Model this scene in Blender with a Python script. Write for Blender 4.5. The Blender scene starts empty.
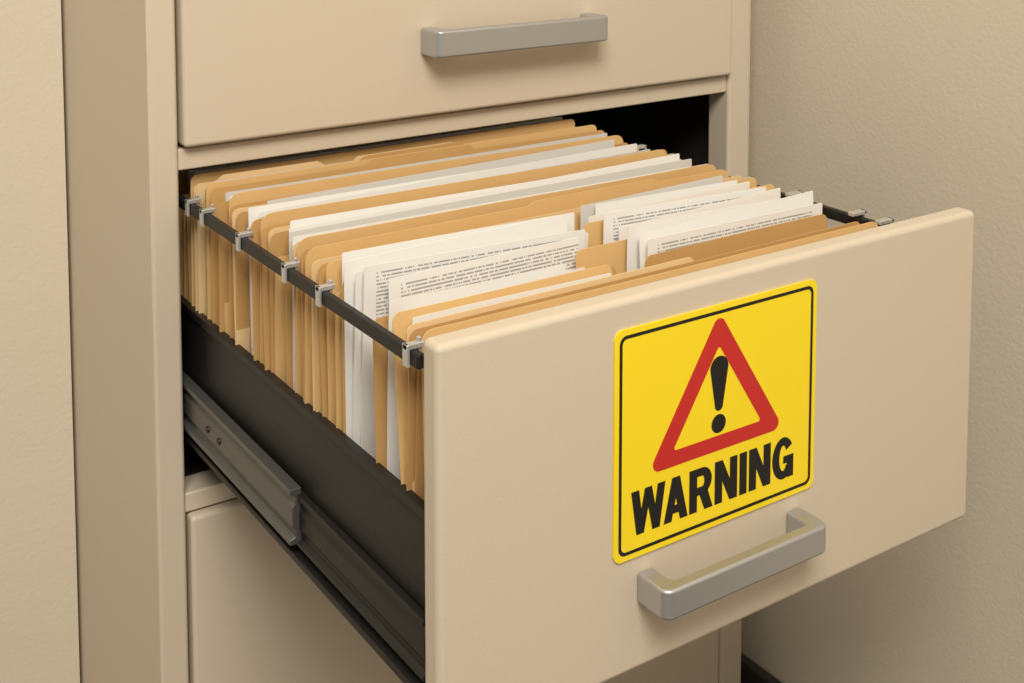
import bpy, bmesh, math, random
from mathutils import Vector
random.seed(11)
H = 0.90            # camera-height datum above floor; all z below are given relative to it
sc = bpy.context.scene
col = sc.collection

# ------------------------------------------------------------------ materials
def nodes(name):
    m = bpy.data.materials.new(name); m.use_nodes = True
    nt = m.node_tree
    return m, nt, nt.nodes["Principled BSDF"]

def mat(name, c, rough=0.5, metal=0.0, var=0.03, vscale=8.0, bump=0.0, bscale=400.0, spec=0.5):
    m, nt, b = nodes(name)
    tc = nt.nodes.new("ShaderNodeTexCoord")
    nz = nt.nodes.new("ShaderNodeTexNoise"); nz.inputs["Scale"].default_value = vscale
    nz.inputs["Detail"].default_value = 4
    nt.links.new(tc.outputs["Object"], nz.inputs["Vector"])
    mx = nt.nodes.new("ShaderNodeMix"); mx.data_type = 'RGBA'
    mx.inputs["A"].default_value = (*[max(0, v*(1-var)) for v in c], 1)
    mx.inputs["B"].default_value = (*[min(1, v*(1+var)) for v in c], 1)
    nt.links.new(nz.outputs["Fac"], mx.inputs["Factor"])
    nt.links.new(mx.outputs["Result"], b.inputs["Base Color"])
    b.inputs["Roughness"].default_value = rough
    b.inputs["Metallic"].default_value = metal
    b.inputs["Specular IOR Level"].default_value = spec
    if bump > 0:
        n2 = nt.nodes.new("ShaderNodeTexNoise"); n2.inputs["Scale"].default_value = bscale
        n2.inputs["Detail"].default_value = 3
        nt.links.new(tc.outputs["Object"], n2.inputs["Vector"])
        bp = nt.nodes.new("ShaderNodeBump"); bp.inputs["Strength"].default_value = bump
        bp.inputs["Distance"].default_value = 0.001
        nt.links.new(n2.outputs["Fac"], bp.inputs["Height"])
        nt.links.new(bp.outputs["Normal"], b.inputs["Normal"])
    return m

M_paint = mat("beige_powdercoat", (0.615, 0.525, 0.405), 0.48, bump=0.12, bscale=900, var=0.02, spec=0.4)
M_wall  = mat("painted_wall", (0.68, 0.60, 0.465), 0.8, bump=0.35, bscale=260, var=0.03)
M_floor = mat("floor_vinyl", (0.16, 0.13, 0.10), 0.5, var=0.15, vscale=30)
M_base  = mat("dark_baseboard", (0.04, 0.035, 0.03), 0.5)
M_black = mat("black_steel", (0.015, 0.014, 0.013), 0.42, var=0.15, bump=0.1, bscale=700, spec=0.28)
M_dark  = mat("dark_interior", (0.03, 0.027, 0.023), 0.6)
M_slide = mat("slide_steel", (0.12, 0.118, 0.110), 0.36, metal=0.5, var=0.08)
M_alu   = mat("satin_aluminium", (0.50, 0.50, 0.505), 0.38, metal=0.75, var=0.03, bump=0.05, bscale=1200)
M_clip  = mat("clip_metal", (0.62, 0.62, 0.61), 0.3, metal=0.6)
M_yel   = mat("sign_yellow", (0.95, 0.71, 0.012), 0.32, var=0.015)
M_red   = mat("sign_red", (0.56, 0.018, 0.015), 0.4, var=0.03)
M_ink   = mat("sign_black", (0.012, 0.011, 0.010), 0.45, var=0.03, spec=0.3)
M_man = [mat("manila_a", (0.70, 0.455, 0.19), 0.75, var=0.07, vscale=25, bump=0.1),
         mat("manila_b", (0.56, 0.33, 0.12), 0.75, var=0.07, vscale=25, bump=0.1),
         mat("manila_c", (0.75, 0.54, 0.28), 0.75, var=0.06, vscale=25, bump=0.1)]
M_pap = mat("white_paper", (0.83, 0.81, 0.77), 0.8, var=0.02)
M_pap2 = mat("grey_paper", (0.62, 0.595, 0.55), 0.8, var=0.02)

def printed(name, pitch=0.0023, top=0.004, left=0.008, right=0.15):
    m, nt, b = nodes(name)
    def mth(op, a, c=None, d=None):
        n = nt.nodes.new("ShaderNodeMath"); n.operation = op
        for i, v in enumerate((a, c, d)):
            if v is None: continue
            if isinstance(v, (int, float)): n.inputs[i].default_value = v
            else: nt.links.new(v, n.inputs[i])
        return n.outputs[0]
    uv = nt.nodes.new("ShaderNodeUVMap"); uv.uv_map = "UVMap"
    sp = nt.nodes.new("ShaderNodeSeparateXYZ"); nt.links.new(uv.outputs[0], sp.inputs[0])
    u, v = sp.outputs[0], sp.outputs[1]
    vl = mth('DIVIDE', v, pitch)
    line = mth('LESS_THAN', mth('FRACT', vl), 0.45)
    cell = nt.nodes.new("ShaderNodeCombineXYZ")
    nt.links.new(mth('FLOOR', mth('DIVIDE', u, 0.0008)), cell.inputs[0])
    nt.links.new(mth('FLOOR', vl), cell.inputs[1])
    wn = nt.nodes.new("ShaderNodeTexWhiteNoise"); wn.noise_dimensions = '2D'
    nt.links.new(cell.outputs[0], wn.inputs["Vector"])
    word = mth('GREATER_THAN', wn.outputs["Value"], 0.2)
    msk = mth('MULTIPLY', mth('MULTIPLY', line, word),
              mth('MULTIPLY', mth('GREATER_THAN', v, top),
                  mth('MULTIPLY', mth('GREATER_THAN', u, left), mth('LESS_THAN', u, right))))
    mx = nt.nodes.new("ShaderNodeMix"); mx.data_type = 'RGBA'
    mx.inputs["A"].default_value = (0.83, 0.81, 0.77, 1)
    mx.inputs["B"].default_value = (0.37, 0.36, 0.35, 1)
    nt.links.new(msk, mx.inputs["Factor"])
    nt.links.new(mx.outputs["Result"], b.inputs["Base Color"])
    b.inputs["Roughness"].default_value = 0.8
    return m
M_prt = printed("printed_paper")

# ------------------------------------------------------------------ helpers
def empty(name, loc=(0, 0, 0)):
    e = bpy.data.objects.new(name, None); e.location = loc; e.empty_display_size = 0.05
    col.objects.link(e); return e

def finish(bm, name, mats, parent=None, smooth=True, bevel=0, seg=3, angle=35):
    bmesh.ops.recalc_face_normals(bm, faces=bm.faces)
    me = bpy.data.meshes.new(name); bm.to_mesh(me); bm.free()
    for m in (mats if isinstance(mats, (list, tuple)) else [mats]): me.materials.append(m)
    o = bpy.data.objects.new(name, me); col.objects.link(o)
    if smooth:
        for p in me.polygons: p.use_smooth = True
    if bevel:
        bv = o.modifiers.new("bevel", 'BEVEL'); bv.width = bevel; bv.segments = seg
        bv.limit_method = 'ANGLE'; bv.angle_limit = math.radians(angle)
        bv.harden_normals = True
    if parent: o.parent = parent
    return o

def addbox(bm, x0, x1, y0, y1, z0, z1, mi=0):
    vs = [bm.verts.new((x, y, z + H)) for x in (x0, x1) for y in (y0, y1) for z in (z0, z1)]
    idx = [(0,1,3,2),(4,6,7,5),(0,4,5,1),(2,3,7,6),(0,2,6,4),(1,5,7,3)]
    for f in idx:
        fc = bm.faces.new([vs[i] for i in f]); fc.material_index = mi

def box(name, x0, x1, y0, y1, z0, z1, m, parent=None, bevel=0.0, seg=3):
    bm = bmesh.new(); addbox(bm, x0, x1, y0, y1, z0, z1)
    return finish(bm, name, m, parent, smooth=bevel > 0, bevel=bevel, seg=seg)

def prism(name, prof, axis, a0, a1, m, parent=None, bevel=0, seg=2):
    bm = bmesh.new()
    def P(p, a):
        if axis == 'y': return (p[0], a, p[1] + H)
        if axis == 'z': return (p[0], p[1], a + H)
        return (a, p[0], p[1] + H)
    A = [bm.verts.new(P(p, a0)) for p in prof]; B = [bm.verts.new(P(p, a1)) for p in prof]
    n = len(prof)
    bm.faces.new(A); bm.faces.new(B[::-1])
    for i in range(n): bm.faces.new((A[i], B[i], B[(i+1) % n], A[(i+1) % n]))
    return finish(bm, name, m, parent, smooth=bevel > 0, bevel=bevel, seg=seg, angle=30)

# ------------------------------------------------------------------ room
FL = -H
box("floor", -2.5, 0.70, -2.6, 0.62, FL - 0.05, FL, M_floor)
box("wall_right", 0.62, 0.70, -2.6, 0.62, FL, 1.6, M_wall)
box("wall_back", -0.10, 0.62, 0.54, 0.62, FL, 1.6, M_wall)
box("wall_left", -2.5, -0.0245, 0.222, 0.30, FL, 1.6, M_wall)
box("baseboard_right", 0.608, 0.6195, -2.6, 0.535, FL + 0.0005, FL + 0.045, M_base, bevel=0.003)

# ------------------------------------------------------------------ cabinet
cab = empty("filing_cabinet", (0, 0, 0))
CT = 0.058
bm = bmesh.new()
addbox(bm, -0.022, -0.020, 0.001, 0.50, FL, CT)
addbox(bm, 0.5725, 0.5745, 0.001, 0.50, FL, CT)
addbox(bm, -0.022, 0.5745, 0.001, 0.50, CT - 0.002, CT)
addbox(bm, -0.022, 0.5745, 0.498, 0.50, FL, CT)
finish(bm, "carcass_panels", M_paint, cab, smooth=False)
box("stile_1", -0.0222, 0.0, 0.0, 0.03, FL, CT + .0002, M_paint, cab, bevel=0.0035)
box("stile_2", 0.546, 0.5747, 0.0, 0.03, FL, CT + .0002, M_paint, cab, bevel=0.0035)
box("divider_1", 0.0, 0.546, 0.003, 0.03, -0.2345, -0.2185, M_paint, cab, bevel=0.0015)
box("divider_2", 0.0, 0.546, 0.003, 0.03, -0.495, -0.480, M_paint, cab, bevel=0.0015)
box("top_rail", 0.0, 0.546, 0.003, 0.03, 0.032, CT - 0.001, M_paint, cab, bevel=0.0015)
box("plinth", 0.0, 0.546, 0.003, 0.03, FL, -0.748, M_paint, cab, bevel=0.0015)
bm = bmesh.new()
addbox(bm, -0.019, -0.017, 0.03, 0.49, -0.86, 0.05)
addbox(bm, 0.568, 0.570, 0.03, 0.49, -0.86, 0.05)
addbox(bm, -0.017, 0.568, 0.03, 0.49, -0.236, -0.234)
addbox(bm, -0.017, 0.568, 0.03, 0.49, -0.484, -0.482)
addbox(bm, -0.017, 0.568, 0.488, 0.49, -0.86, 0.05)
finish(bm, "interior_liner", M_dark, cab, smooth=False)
box("upper_drawer_front", 0.0022, 0.5445, -0.006, 0.014, -0.2165, 0.030, M_paint, cab, bevel=0.0035)
box("lower_drawer_front", 0.0022, 0.5445, -0.004, 0.014, -0.746, -0.4965, M_paint, cab, bevel=0.0035)

def handle(name, x0, x1, z0, z1, yface, so, parent, post=0.013, bar=0.0085):
    r = 0.0065; ri = 0.004; yo = yface - so
    out = []
    out.append((x0, yface))
    for i in range(7):
        a = math.pi + i/6*math.pi/2
        out.append((x0 + r + r*math.cos(a), yo + r + r*math.sin(a)))
    for i in range(7):
        a = 1.5*math.pi + i/6*math.pi/2
        out.append((x1 - r + r*math.cos(a), yo + r + r*math.sin(a)))
    out.append((x1, yface)); out.append((x1 - post, yface))
    yi = yo + bar
    for i in range(5):
        a = 0 - i/4*math.pi/2
        out.append((x1 - post - ri + ri*math.cos(a), yi + ri + ri*math.sin(a)))
    for i in range(5):
        a = 1.5*math.pi - i/4*math.pi/2
        out.append((x0 + post + ri + ri*math.cos(a), yi + ri + ri*math.sin(a)))
    out.append((x0 + post, yface))
    return prism(name, out, 'z', z0, z1, M_alu, parent, bevel=0.0022, seg=3)
handle("upper_drawer_handle", 0.199, 0.373, -0.165, -0.143, -0.006, 0.028, cab)
handle("lower_drawer_handle", 0.199, 0.373, -0.690, -0.669, -0.004, 0.028, cab)

# --- open drawer
YF = -0.358
box("open_drawer_front", 0.0065, 0.4385, YF, -0.342, -0.468, -0.248, M_paint, cab, bevel=0.004, seg=4)
handle("open_drawer_handle", 0.137, 0.268, -0.4265, -0.4085, YF, 0.026, cab, post=0.0115, bar=0.0085)
yb = 0.13
bm = bmesh.new()
addbox(bm, 0.0125, 0.0145, -0.342, yb, -0.444, -0.345)
addbox(bm, 0.0105, 0.0165, -0.342, yb, -0.350, -0.344)
addbox(bm, 0.400, 0.402, -0.342, yb, -0.444, -0.343)
addbox(bm, 0.398, 0.404, -0.342, yb, -0.348, -0.342)
addbox(bm, 0.0125, 0.402, yb, yb + 0.002, -0.444, -0.275)
addbox(bm, 0.0125, 0.402, -0.342, yb, -0.448, -0.445)
finish(bm, "drawer_box", M_black, cab, bevel=0.0008, seg=2)
bm = bmesh.new()
addbox(bm, 0.0045, 0.0095, -0.342, yb, -0.2655, -0.2575)
addbox(bm, 0.3835, 0.3885, -0.342, yb, -0.2655, -0.2575)
addbox(bm, 0.0045, 0.3885, yb - 0.006, yb, -0.272, -0.262)
finish(bm, "hanging_rails", M_black, cab, bevel=0.0012, seg=2)

def slide(name, x, s, y0, y1, m, z0, z1, d):
    zm = (z0+z1)/2; h = (z1-z0)/2
    p = [(0, h), (d, h), (d, h-.0035), (d*.55, h-.005), (d*.55, h-.0095), (d*.8, h-.0115), (d*.8, -h+.0115),
         (d*.55, -h+.0095), (d*.55, -h+.005), (d, -h+.0035), (d, -h), (0, -h)]
    prism(name, [(x - s*a, zm+b) for a, b in p], 'y', y0, y1, m, cab, bevel=0.0006)
slide("slide_outer_1", 0.0095, 1, -0.186, 0.45, M_slide, -0.432, -0.396, 0.008)
slide("slide_middle_1", 0.0118, 1, -0.342, 0.30, M_black, -0.434, -0.400, 0.005)
box("slide_ledge_1", 0.005, 0.0125, -0.342, 0.2, -0.4445, -0.440, M_black, cab, bevel=0.001)
slide("slide_outer_2", 0.4045, -1, -0.186, 0.45, M_slide, -0.432, -0.396, 0.008)
slide("slide_middle_2", 0.4025, -1, -0.342, 0.30, M_black, -0.434, -0.400, 0.005)
bm = bmesh.new()
for y in (-0.04, -0.062):
    r = bmesh.ops.create_cone(bm, cap_ends=True, segments=16, radius1=0.0026, radius2=0.0022, depth=0.0014)
    for v in r["verts"]:
        c = v.co.copy(); v.co = Vector((0.0026 - c.z, y + c.x, -0.414 + c.y + H))
finish(bm, "slide_screws", M_black, cab, smooth=False)

# ------------------------------------------------------------------ warning sign
sign = empty("warning_sign", (0, 0, 0))
SY = YF - 0.0012
def rrect(x0, x1, z0, z1, r, n=8):
    p = []
    for cx, cz, a0 in ((x1-r, z1-r, 0), (x0+r, z1-r, 90), (x0+r, z0+r, 180), (x1-r, z0+r, 270)):
        for i in range(n+1):
            a = math.radians(a0 + 90*i/n); p.append((cx + r*math.cos(a), cz + r*math.sin(a)))
    return p
SX0, SX1, SZ0, SZ1 = 0.1195, 0.2795, -0.3990, -0.2650
bm = bmesh.new()
pts = rrect(SX0, SX1, SZ0, SZ1, 0.0055)
A = [bm.verts.new((x, SY, z+H)) for x, z in pts]; B = [bm.verts.new((x, YF - 0.0001, z+H)) for x, z in pts]
bm.faces.new(A); bm.faces.new(B[::-1])
for i in range(len(A)): bm.faces.new((A[i], B[i], B[(i+1) % len(A)], A[(i+1) % len(A)]))
finish(bm, "plate", M_yel, sign, smooth=False)
def flat(bm, pts, y):
    f = bm.faces.new([bm.verts.new((x, y, z+H)) for x, z in pts]); return f
bm = bmesh.new()
o = rrect(SX0+.0033, SX1-.0033, SZ0+.0033, SZ1-.0033, 0.005); i_ = rrect(SX0+.0053, SX1-.0053, SZ0+.0053, SZ1-.0053, 0.0034)
yy = SY - 0.0002
A = [bm.verts.new((x, yy, z+H)) for x, z in o]; B = [bm.verts.new((x, yy, z+H)) for x, z in i_]
for i in range(len(A)): bm.faces.new((A[i], A[(i+1) % len(A)], B[(i+1) % len(A)], B[i]))
finish(bm, "border", M_ink, sign, smooth=False)
def rtri(cx, ztop, zbot, hw, r, n=8):
    V = [Vector((cx, ztop)), Vector((cx-hw, zbot)), Vector((cx+hw, zbot))]
    p = []
    for k in range(3):
        v = V[k]; a = (V[k-1]-v).normalized(); b = (V[(k+1) % 3]-v).normalized()
        h = a.angle(b)/2; c = v + (a+b).normalized()*(r/math.sin(h))
        s = v + a*(r/math.tan(h)) - c; e = v + b*(r/math.tan(h)) - c
        a0 = math.atan2(s.y, s.x); a1 = math.atan2(e.y, e.x); d = (a1-a0+math.pi) % (2*math.pi) - math.pi
        for i in range(n+1):
            t = a0 + d*i/n; p.append((c.x + r*math.cos(t), c.y + r*math.sin(t)))
    return p
bm = bmesh.new()
o = rtri(0.1975, -0.2690, -0.3532, 0.0540, 0.0048); i_ = rtri(0.1975, -0.2893, -0.3440, 0.0352, 0.0014)
A = [bm.verts.new((x, yy, z+H)) for x, z in o]; B = [bm.verts.new((x, yy, z+H)) for x, z in i_]
for i in range(len(A)): bm.faces.new((A[i], A[(i+1) % len(A)], B[(i+1) % len(A)], B[i]))
finish(bm, "triangle", M_red, sign, smooth=False)
bm = bmesh.new()
cx = 0.1978; pts = []
for i in range(13):
    a = math.pi*i/12; pts.append((cx + 0.0072*math.cos(a), -0.3030 + 0.0072*math.sin(a)))
for i in range(9):
    a = math.pi + math.pi*i/8; pts.append((cx + 0.0032*math.cos(a), -0.3258 + 0.0032*math.sin(a)))
flat(bm, pts, yy)
flat(bm, [(cx + 0.0057*math.cos(2*math.pi*i/24), -0.3368 + 0.0057*math.sin(2*math.pi*i/24)) for i in range(24)], yy)
def par(L, x0, y0, x1, y1, t): L.append([(x0-t/2, y0), (x0+t/2, y0), (x1+t/2, y1), (x1-t/2, y1)])
def rect(L, x0, x1, y0, y1): L.append([(x0, y0), (x1, y0), (x1, y1), (x0, y1)])
def arc(L, cx, cy, rx, ry, tx, ty, a0, a1, n=14):
    for i in range(n):
        a = math.radians(a0 + (a1-a0)*i/n); b = math.radians(a0 + (a1-a0)*(i+1)/n)
        L.append([(cx+rx*math.cos(a), cy+ry*math.sin(a)), (cx+rx*math.cos(b), cy+ry*math.sin(b)),
                  (cx+(rx-tx)*math.cos(b), cy+(ry-ty)*math.sin(b)), (cx+(rx-tx)*math.cos(a), cy+(ry-ty)*math.sin(a))])
t = 0.255
def gW():
    L = []; par(L, .13, 1, .30, 0, t*.95); par(L, .30, 0, .54, 1, t*.85); par(L, .54, 1, .78, 0, t*.85); par(L, .78, 0, .95, 1, t*.95); return L, 1.08
def gA():
    L = []; par(L, .13, 0, .39, 1, t*.98); par(L, .65, 0, .39, 1, t*.98); rect(L, .22, .56, .17, .36); return L, .78
def gR():
    L = []; rect(L, 0, t, 0, 1); rect(L, t, .42, .81, 1); rect(L, t, .42, .37, .56); arc(L, .42, .685, .32, .315, t*.98, .19, -90, 90)
    L.append([(.32, .42), (.60, .46), (.78, 0), (.50, 0)]); return L, .78
def gN():
    L = []; rect(L, 0, t, 0, 1); rect(L, .51, .51+t, 0, 1); par(L, .135, 1, .63, 0, t*1.0); return L, .765
def gI():
    L = []; rect(L, 0, t, 0, 1); return L, t
def gG():
    L = []; arc(L, .39, .5, .39, .51, t, .20, 35, 325, 30); rect(L, .53, .77, 0, .50); rect(L, .40, .77, .36, .54); return L, .78
seq = [(gW, -.06), (gA, .04), (gR, .06), (gN, .075), (gI, .075), (gN, .06), (gG, 0)]
tot = sum(g()[1] + k for g, k in seq)
tx0, tx1, tz0, tz1 = 0.1315, 0.2612, -0.3860, -0.3600
sx = (tx1-tx0)/tot; sz = tz1-tz0; ox = 0
k = 0
for g, gp in seq:
    L, w = g()
    for poly in L:
        k += 1
        flat(bm, [(tx0 + (ox+x)*sx, tz0 + y*sz) for x, y in poly], yy - 0.000004*(k % 12))
    ox += w + gp
finish(bm, "lettering", M_ink, sign, smooth=False)

# ------------------------------------------------------------------ hanging files
files = empty("hanging_file_folders", (0, 0, 0))
bm = bmesh.new(); uvl = bm.loops.layers.uv.new("UVMap")
MATS = M_man + [M_pap, M_pap2, M_prt]
def sheet(Y, x0, x1, zt, zb, mi, tz=0.0, tx=0.0, bow=0.0, r=0.004, tab=None, th=0.0005, slope=0.0):
    xs = [x0 + r*(1-math.cos(a*math.pi/2/4)) for a in range(4)] + [x0 + r]
    ins = []
    if tab:
        xa, xb, h = tab
        ins = [xa, xa+0.003, xa+.006, xb-.006, xb-0.003, xb]
    nmid = 10
    mids = [x0 + r + (x1-x0-2*r)*i/nmid for i in range(1, nmid)]
    xs += sorted(mids + [x for x in ins if x0+r < x < x1-r])
    xs += [x1 - r] + [x1 - r*(1-math.cos(a*math.pi/2/4)) for a in range(3, -1, -1)]
    nz = 8; grid = []
    ph = random.random()*6
    for x in xs:
        top = zt + slope*(x-x0)
        d = min(x-x0, x1-x)
        if d < r: top -= r - math.sqrt(max(0, r*r - (r-d)**2))
        if tab:
            xa, xb, h = tab
            if xa < x < xb: top += h*min(1, min(x-xa, xb-x)/0.006)
        colv = []
        for j in range(nz+1):
            z = top + (zb-top)*(j/nz)
            dz = zt - z
            y = Y + tz*dz + tx*(x-x0) + bow*math.sin(math.pi*(x-x0)/(x1-x0)+ph*0.15) + bow*0.6*math.sin(dz*22+ph)
            colv.append((x + slope*0.5*dz, y, z))
        grid.append(colv)
    for side in (0, 1):
        V = [[bm.verts.new((x, y + (th if side else 0), z + H)) for x, y, z in c] for c in grid]
        for a in range(len(V)-1):
            for b in range(nz):
                f = bm.faces.new((V[a][b], V[a+1][b], V[a+1][b+1], V[a][b+1])); f.material_index = mi
                for lp in f.loops:
                    lp[uvl].uv = (lp.vert.co.x - x0, zt + slope*(lp.vert.co.x-x0) - (lp.vert.co.z - H))
        if side == 0: V0 = V
    for a in range(len(V)-1):
        f = bm.faces.new((V0[a][0], V0[a+1][0], V[a+1][0], V[a][0])); f.material_index = mi if mi < 5 else 3
    for e in (0, -1):
        for b in range(nz):
            f = bm.faces.new((V0[e][b], V0[e][b+1], V[e][b+1], V[e][b])); f.material_index = mi if mi < 5 else 3
R = random.uniform
ZB = -0.440
def man(Y, x0=0.0125, x1=0.374, zt=-0.2465, mi=None, tab=None, lean=None, r=0.005, **k):
    sheet(Y, x0 + R(0, .004), x1 + R(-.005, .003), zt, ZB, random.choice((0,0,1,2)) if mi is None else mi,
          tz=R(-.05, .05) if lean is None else lean, tx=R(-.010, .010), bow=R(-.0012, .0012), r=r, tab=tab, th=0.0006,
          slope=k.pop("slope", R(-.006, .006)), **k)
def low(Y):
    sheet(Y, .0140 + R(0, .009), .372, -.263 + R(-.006, 0.003), ZB, random.choice((0,1,1)), tz=R(-.06, .06), tx=0, r=.003, th=.0006)
def pap(Y, x0=0.020, x1=0.368, zt=-0.244, mi=3, lean=None, **k):
    sheet(Y, x0 + R(0, .004), x1 + R(-.010, .003), zt, ZB + .004, mi, tz=R(-.03, .03) if lean is None else lean,
          tx=R(-.010, .010), bow=R(-.0014, .0014), r=0.0012, th=0.0003, slope=k.pop("slope", R(-.010, .010)), **k)
y = 0.115
n = 0
while y > -0.03:
    c = random.random(); n += 1
    if c < 0.72: man(y, zt=-0.2450 + R(-.004, .004), mi=random.choice((0, 1, 1, 2)), tab=random.choice((None, None, (.03, .12, .004), (.14, .24, .004), (.25, .35, .004))))
    else: pap(y, zt=-0.2460 + R(-.003, .003), mi=4)
    low(y-.003)
    y -= R(.0045, .008)
pap(-0.033, zt=-0.2455, mi=4); pap(-0.037, zt=-0.2475); low(-.039); man(-0.044, zt=-0.249, mi=1)
man(-0.052, zt=-0.2420, x0=0.014, mi=0, r=.008); low(-.056); man(-0.060, zt=-0.248, mi=1, tab=(.20, .33, .003)); low(-.064); man(-0.068, zt=-.2485, mi=2); man(-0.074, zt=-.2495, mi=1); low(-.079)
pap(-0.081, zt=-0.2425, x0=0.030, x1=.35, mi=4, slope=.012); pap(-0.085, zt=-0.2440, x0=0.018, slope=-.006); pap(-0.089, zt=-0.2470, x0=.024, slope=.01); low(-.092); pap(-0.096, zt=-0.2485, mi=4); low(-.099)
man(-0.103, zt=-0.2475, mi=1); low(-.108); man(-0.113, zt=-0.2415, mi=0, r=.008, slope=-.008); low(-.118); man(-0.119, zt=-0.2480, mi=1); man(-0.124, zt=-0.249, mi=2); low(-.126); man(-.130, zt=-.250, mi=1); low(-.134)
pap(-0.137, zt=-0.2415, x0=.026, x1=.362, slope=-.010); pap(-0.141, zt=-0.2450, slope=.012); pap(-0.145, zt=-0.2465, mi=4); low(-.147); pap(-0.150, zt=-0.248, slope=-.006); pap(-0.155, zt=-0.2515, mi=4); low(-.159)
man(-0.163, zt=-0.2475, mi=2); man(-0.171, zt=-0.2430, mi=0, r=.008); low(-.175); man(-0.180, zt=-0.2475, mi=1); low(-.184); man(-0.188, zt=-.2445, mi=0, r=.008, tab=(.18, .30, .003)); low(-.192)
man(-0.196, zt=-.250, mi=2); low(-.2); man(-.203, zt=-.2505, mi=1); low(-.208)
man(-0.212, zt=-.2470, x1=.374, mi=0, slope=0); low(-.216)
# central papers
pap(-0.222, x0=.018, x1=.200, zt=-.2395, slope=-.020); low(-.226); pap(-.229, x0=.022, x1=.190, zt=-.2440, slope=.02)
pap(-0.217, x0=.200, x1=.335, zt=-.2405, slope=.015, mi=4); pap(-0.221, x0=.21, x1=.350, zt=-.2400, slope=-.02); pap(-.226, x0=.20, x1=.36, zt=-.2460, slope=.012)
man(-0.233, x0=.19, zt=-.2475, mi=0)
man(-0.232, x0=.0125, x1=.2, zt=-.252, mi=1)
sheet(-.236, .016, .178, -.2400, ZB, 3, tz=.01, r=.001, slope=.016, bow=.001)
pap(-.240, x0=.019, x1=.190, zt=-.2455, slope=-.03)
sheet(-.246, .024, .184, -.2415, ZB, 5, tz=.03, tx=-.01, r=.001, slope=-.028, bow=.001)
sheet(-.240, .205, .355, -.2405, ZB, 5, tz=.0, r=.001, slope=-.03); pap(-.247, x0=.21, x1=.365, zt=-.2495, slope=.028)
sheet(-.253, .036, .172, -.2490, ZB, 5, tz=-.01, tx=-.02, r=.001, slope=.016)
man(-.262, x0=.165, x1=.376, zt=-.253, mi=0)
pap(-.267, x0=.200, x1=.362, zt=-.2420, slope=-.028); pap(-.271, x0=.207, x1=.372, zt=-.2475, slope=.022); sheet(-.277, .212, .372, -.2500, ZB, 5, tz=0, tx=-.01, r=.001, slope=-.004)
man(-.274, x0=.0145, x1=.19, zt=-.262, mi=1)
pap(-.283, x0=.020, x1=.152, zt=-.2500, slope=-.018); pap(-.289, x0=.028, x1=.158, zt=-.2550, slope=.012)
man(-.285, x0=.20, zt=-.2575, mi=1)
man(-.297, x0=.0125, x1=.165, zt=-.2515, mi=0, lean=-.10); pap(-.302, x0=.022, x1=.165, zt=-.2545); low(-.305)
man(-.309, x0=.013, x1=.22, zt=-.2550, mi=2, lean=-.06)
man(-.318, zt=-.2540, mi=1, slope=0); low(-.322); man(-.326, zt=-.2525, mi=0, lean=-.03, r=.007, slope=0)
man(-.333, zt=-.263, mi=0, lean=0.0)
finish(bm, "folders_and_papers", MATS, files, smooth=False)

bm = bmesh.new()
for yc in (-0.005, -0.035, -0.103, -0.178, -0.227, -0.332):
    addbox(bm, 0.0026, 0.0135, yc-.0022, yc+.0022, -0.2575, -0.2545)
    addbox(bm, 0.0026, 0.0044, yc-.0028, yc+.0028, -0.2665, -0.2545)
    addbox(bm, 0.0100, 0.0122, yc-.0012, yc+.0012, -0.264, -0.2520)
for yc in (-0.06, -0.10, -0.142, -0.19, -0.24, -0.30, -0.324):
    addbox(bm, 0.377, 0.391, yc-.0026, yc+.0026, -0.2562, -0.2535)
    addbox(bm, 0.3888, 0.391, yc-.0026, yc+.0026, -0.2665, -0.2535)
finish(bm, "hanger_hooks", M_clip, files, bevel=0.0005, seg=2)

# ------------------------------------------------------------------ camera
cd = bpy.data.cameras.new("camera"); cam = bpy.data.objects.new("camera", cd); col.objects.link(cam)
cam.location = (-0.3069, -0.8918, H)
cam.rotation_euler = (math.radians(90-4.5), 0, -math.atan2(.558, .830))
cd.sensor_width = 36; cd.lens = 1269/1024*36; cd.shift_y = -391.6/1024; cd.clip_start = 0.01
sc.camera = cam

# ------------------------------------------------------------------ light
def area(name, loc, target, size, power, c):
    l = bpy.data.lights.new(name, 'AREA'); l.shape = 'RECTANGLE'; l.size = size[0]; l.size_y = size[1]; l.energy = power; l.color = c
    o = bpy.data.objects.new(name, l); col.objects.link(o); o.location = loc
    o.rotation_euler = (Vector(target)-Vector(loc)).to_track_quat('-Z', 'Y').to_euler(); return o
area("ceiling_light", (-0.60, -1.55, 2.30), (0.15, -0.1, 0.5), (1.1, 0.8), 53, (1.0, 0.95, 0.86))
w = bpy.data.worlds.new("world"); sc.world = w; w.use_nodes = True
w.node_tree.nodes["Background"].inputs["Color"].default_value = (1.0, 0.94, 0.845, 1)
w.node_tree.nodes["Background"].inputs["Strength"].default_value = 0.40
sc.view_settings.view_transform = 'Standard'
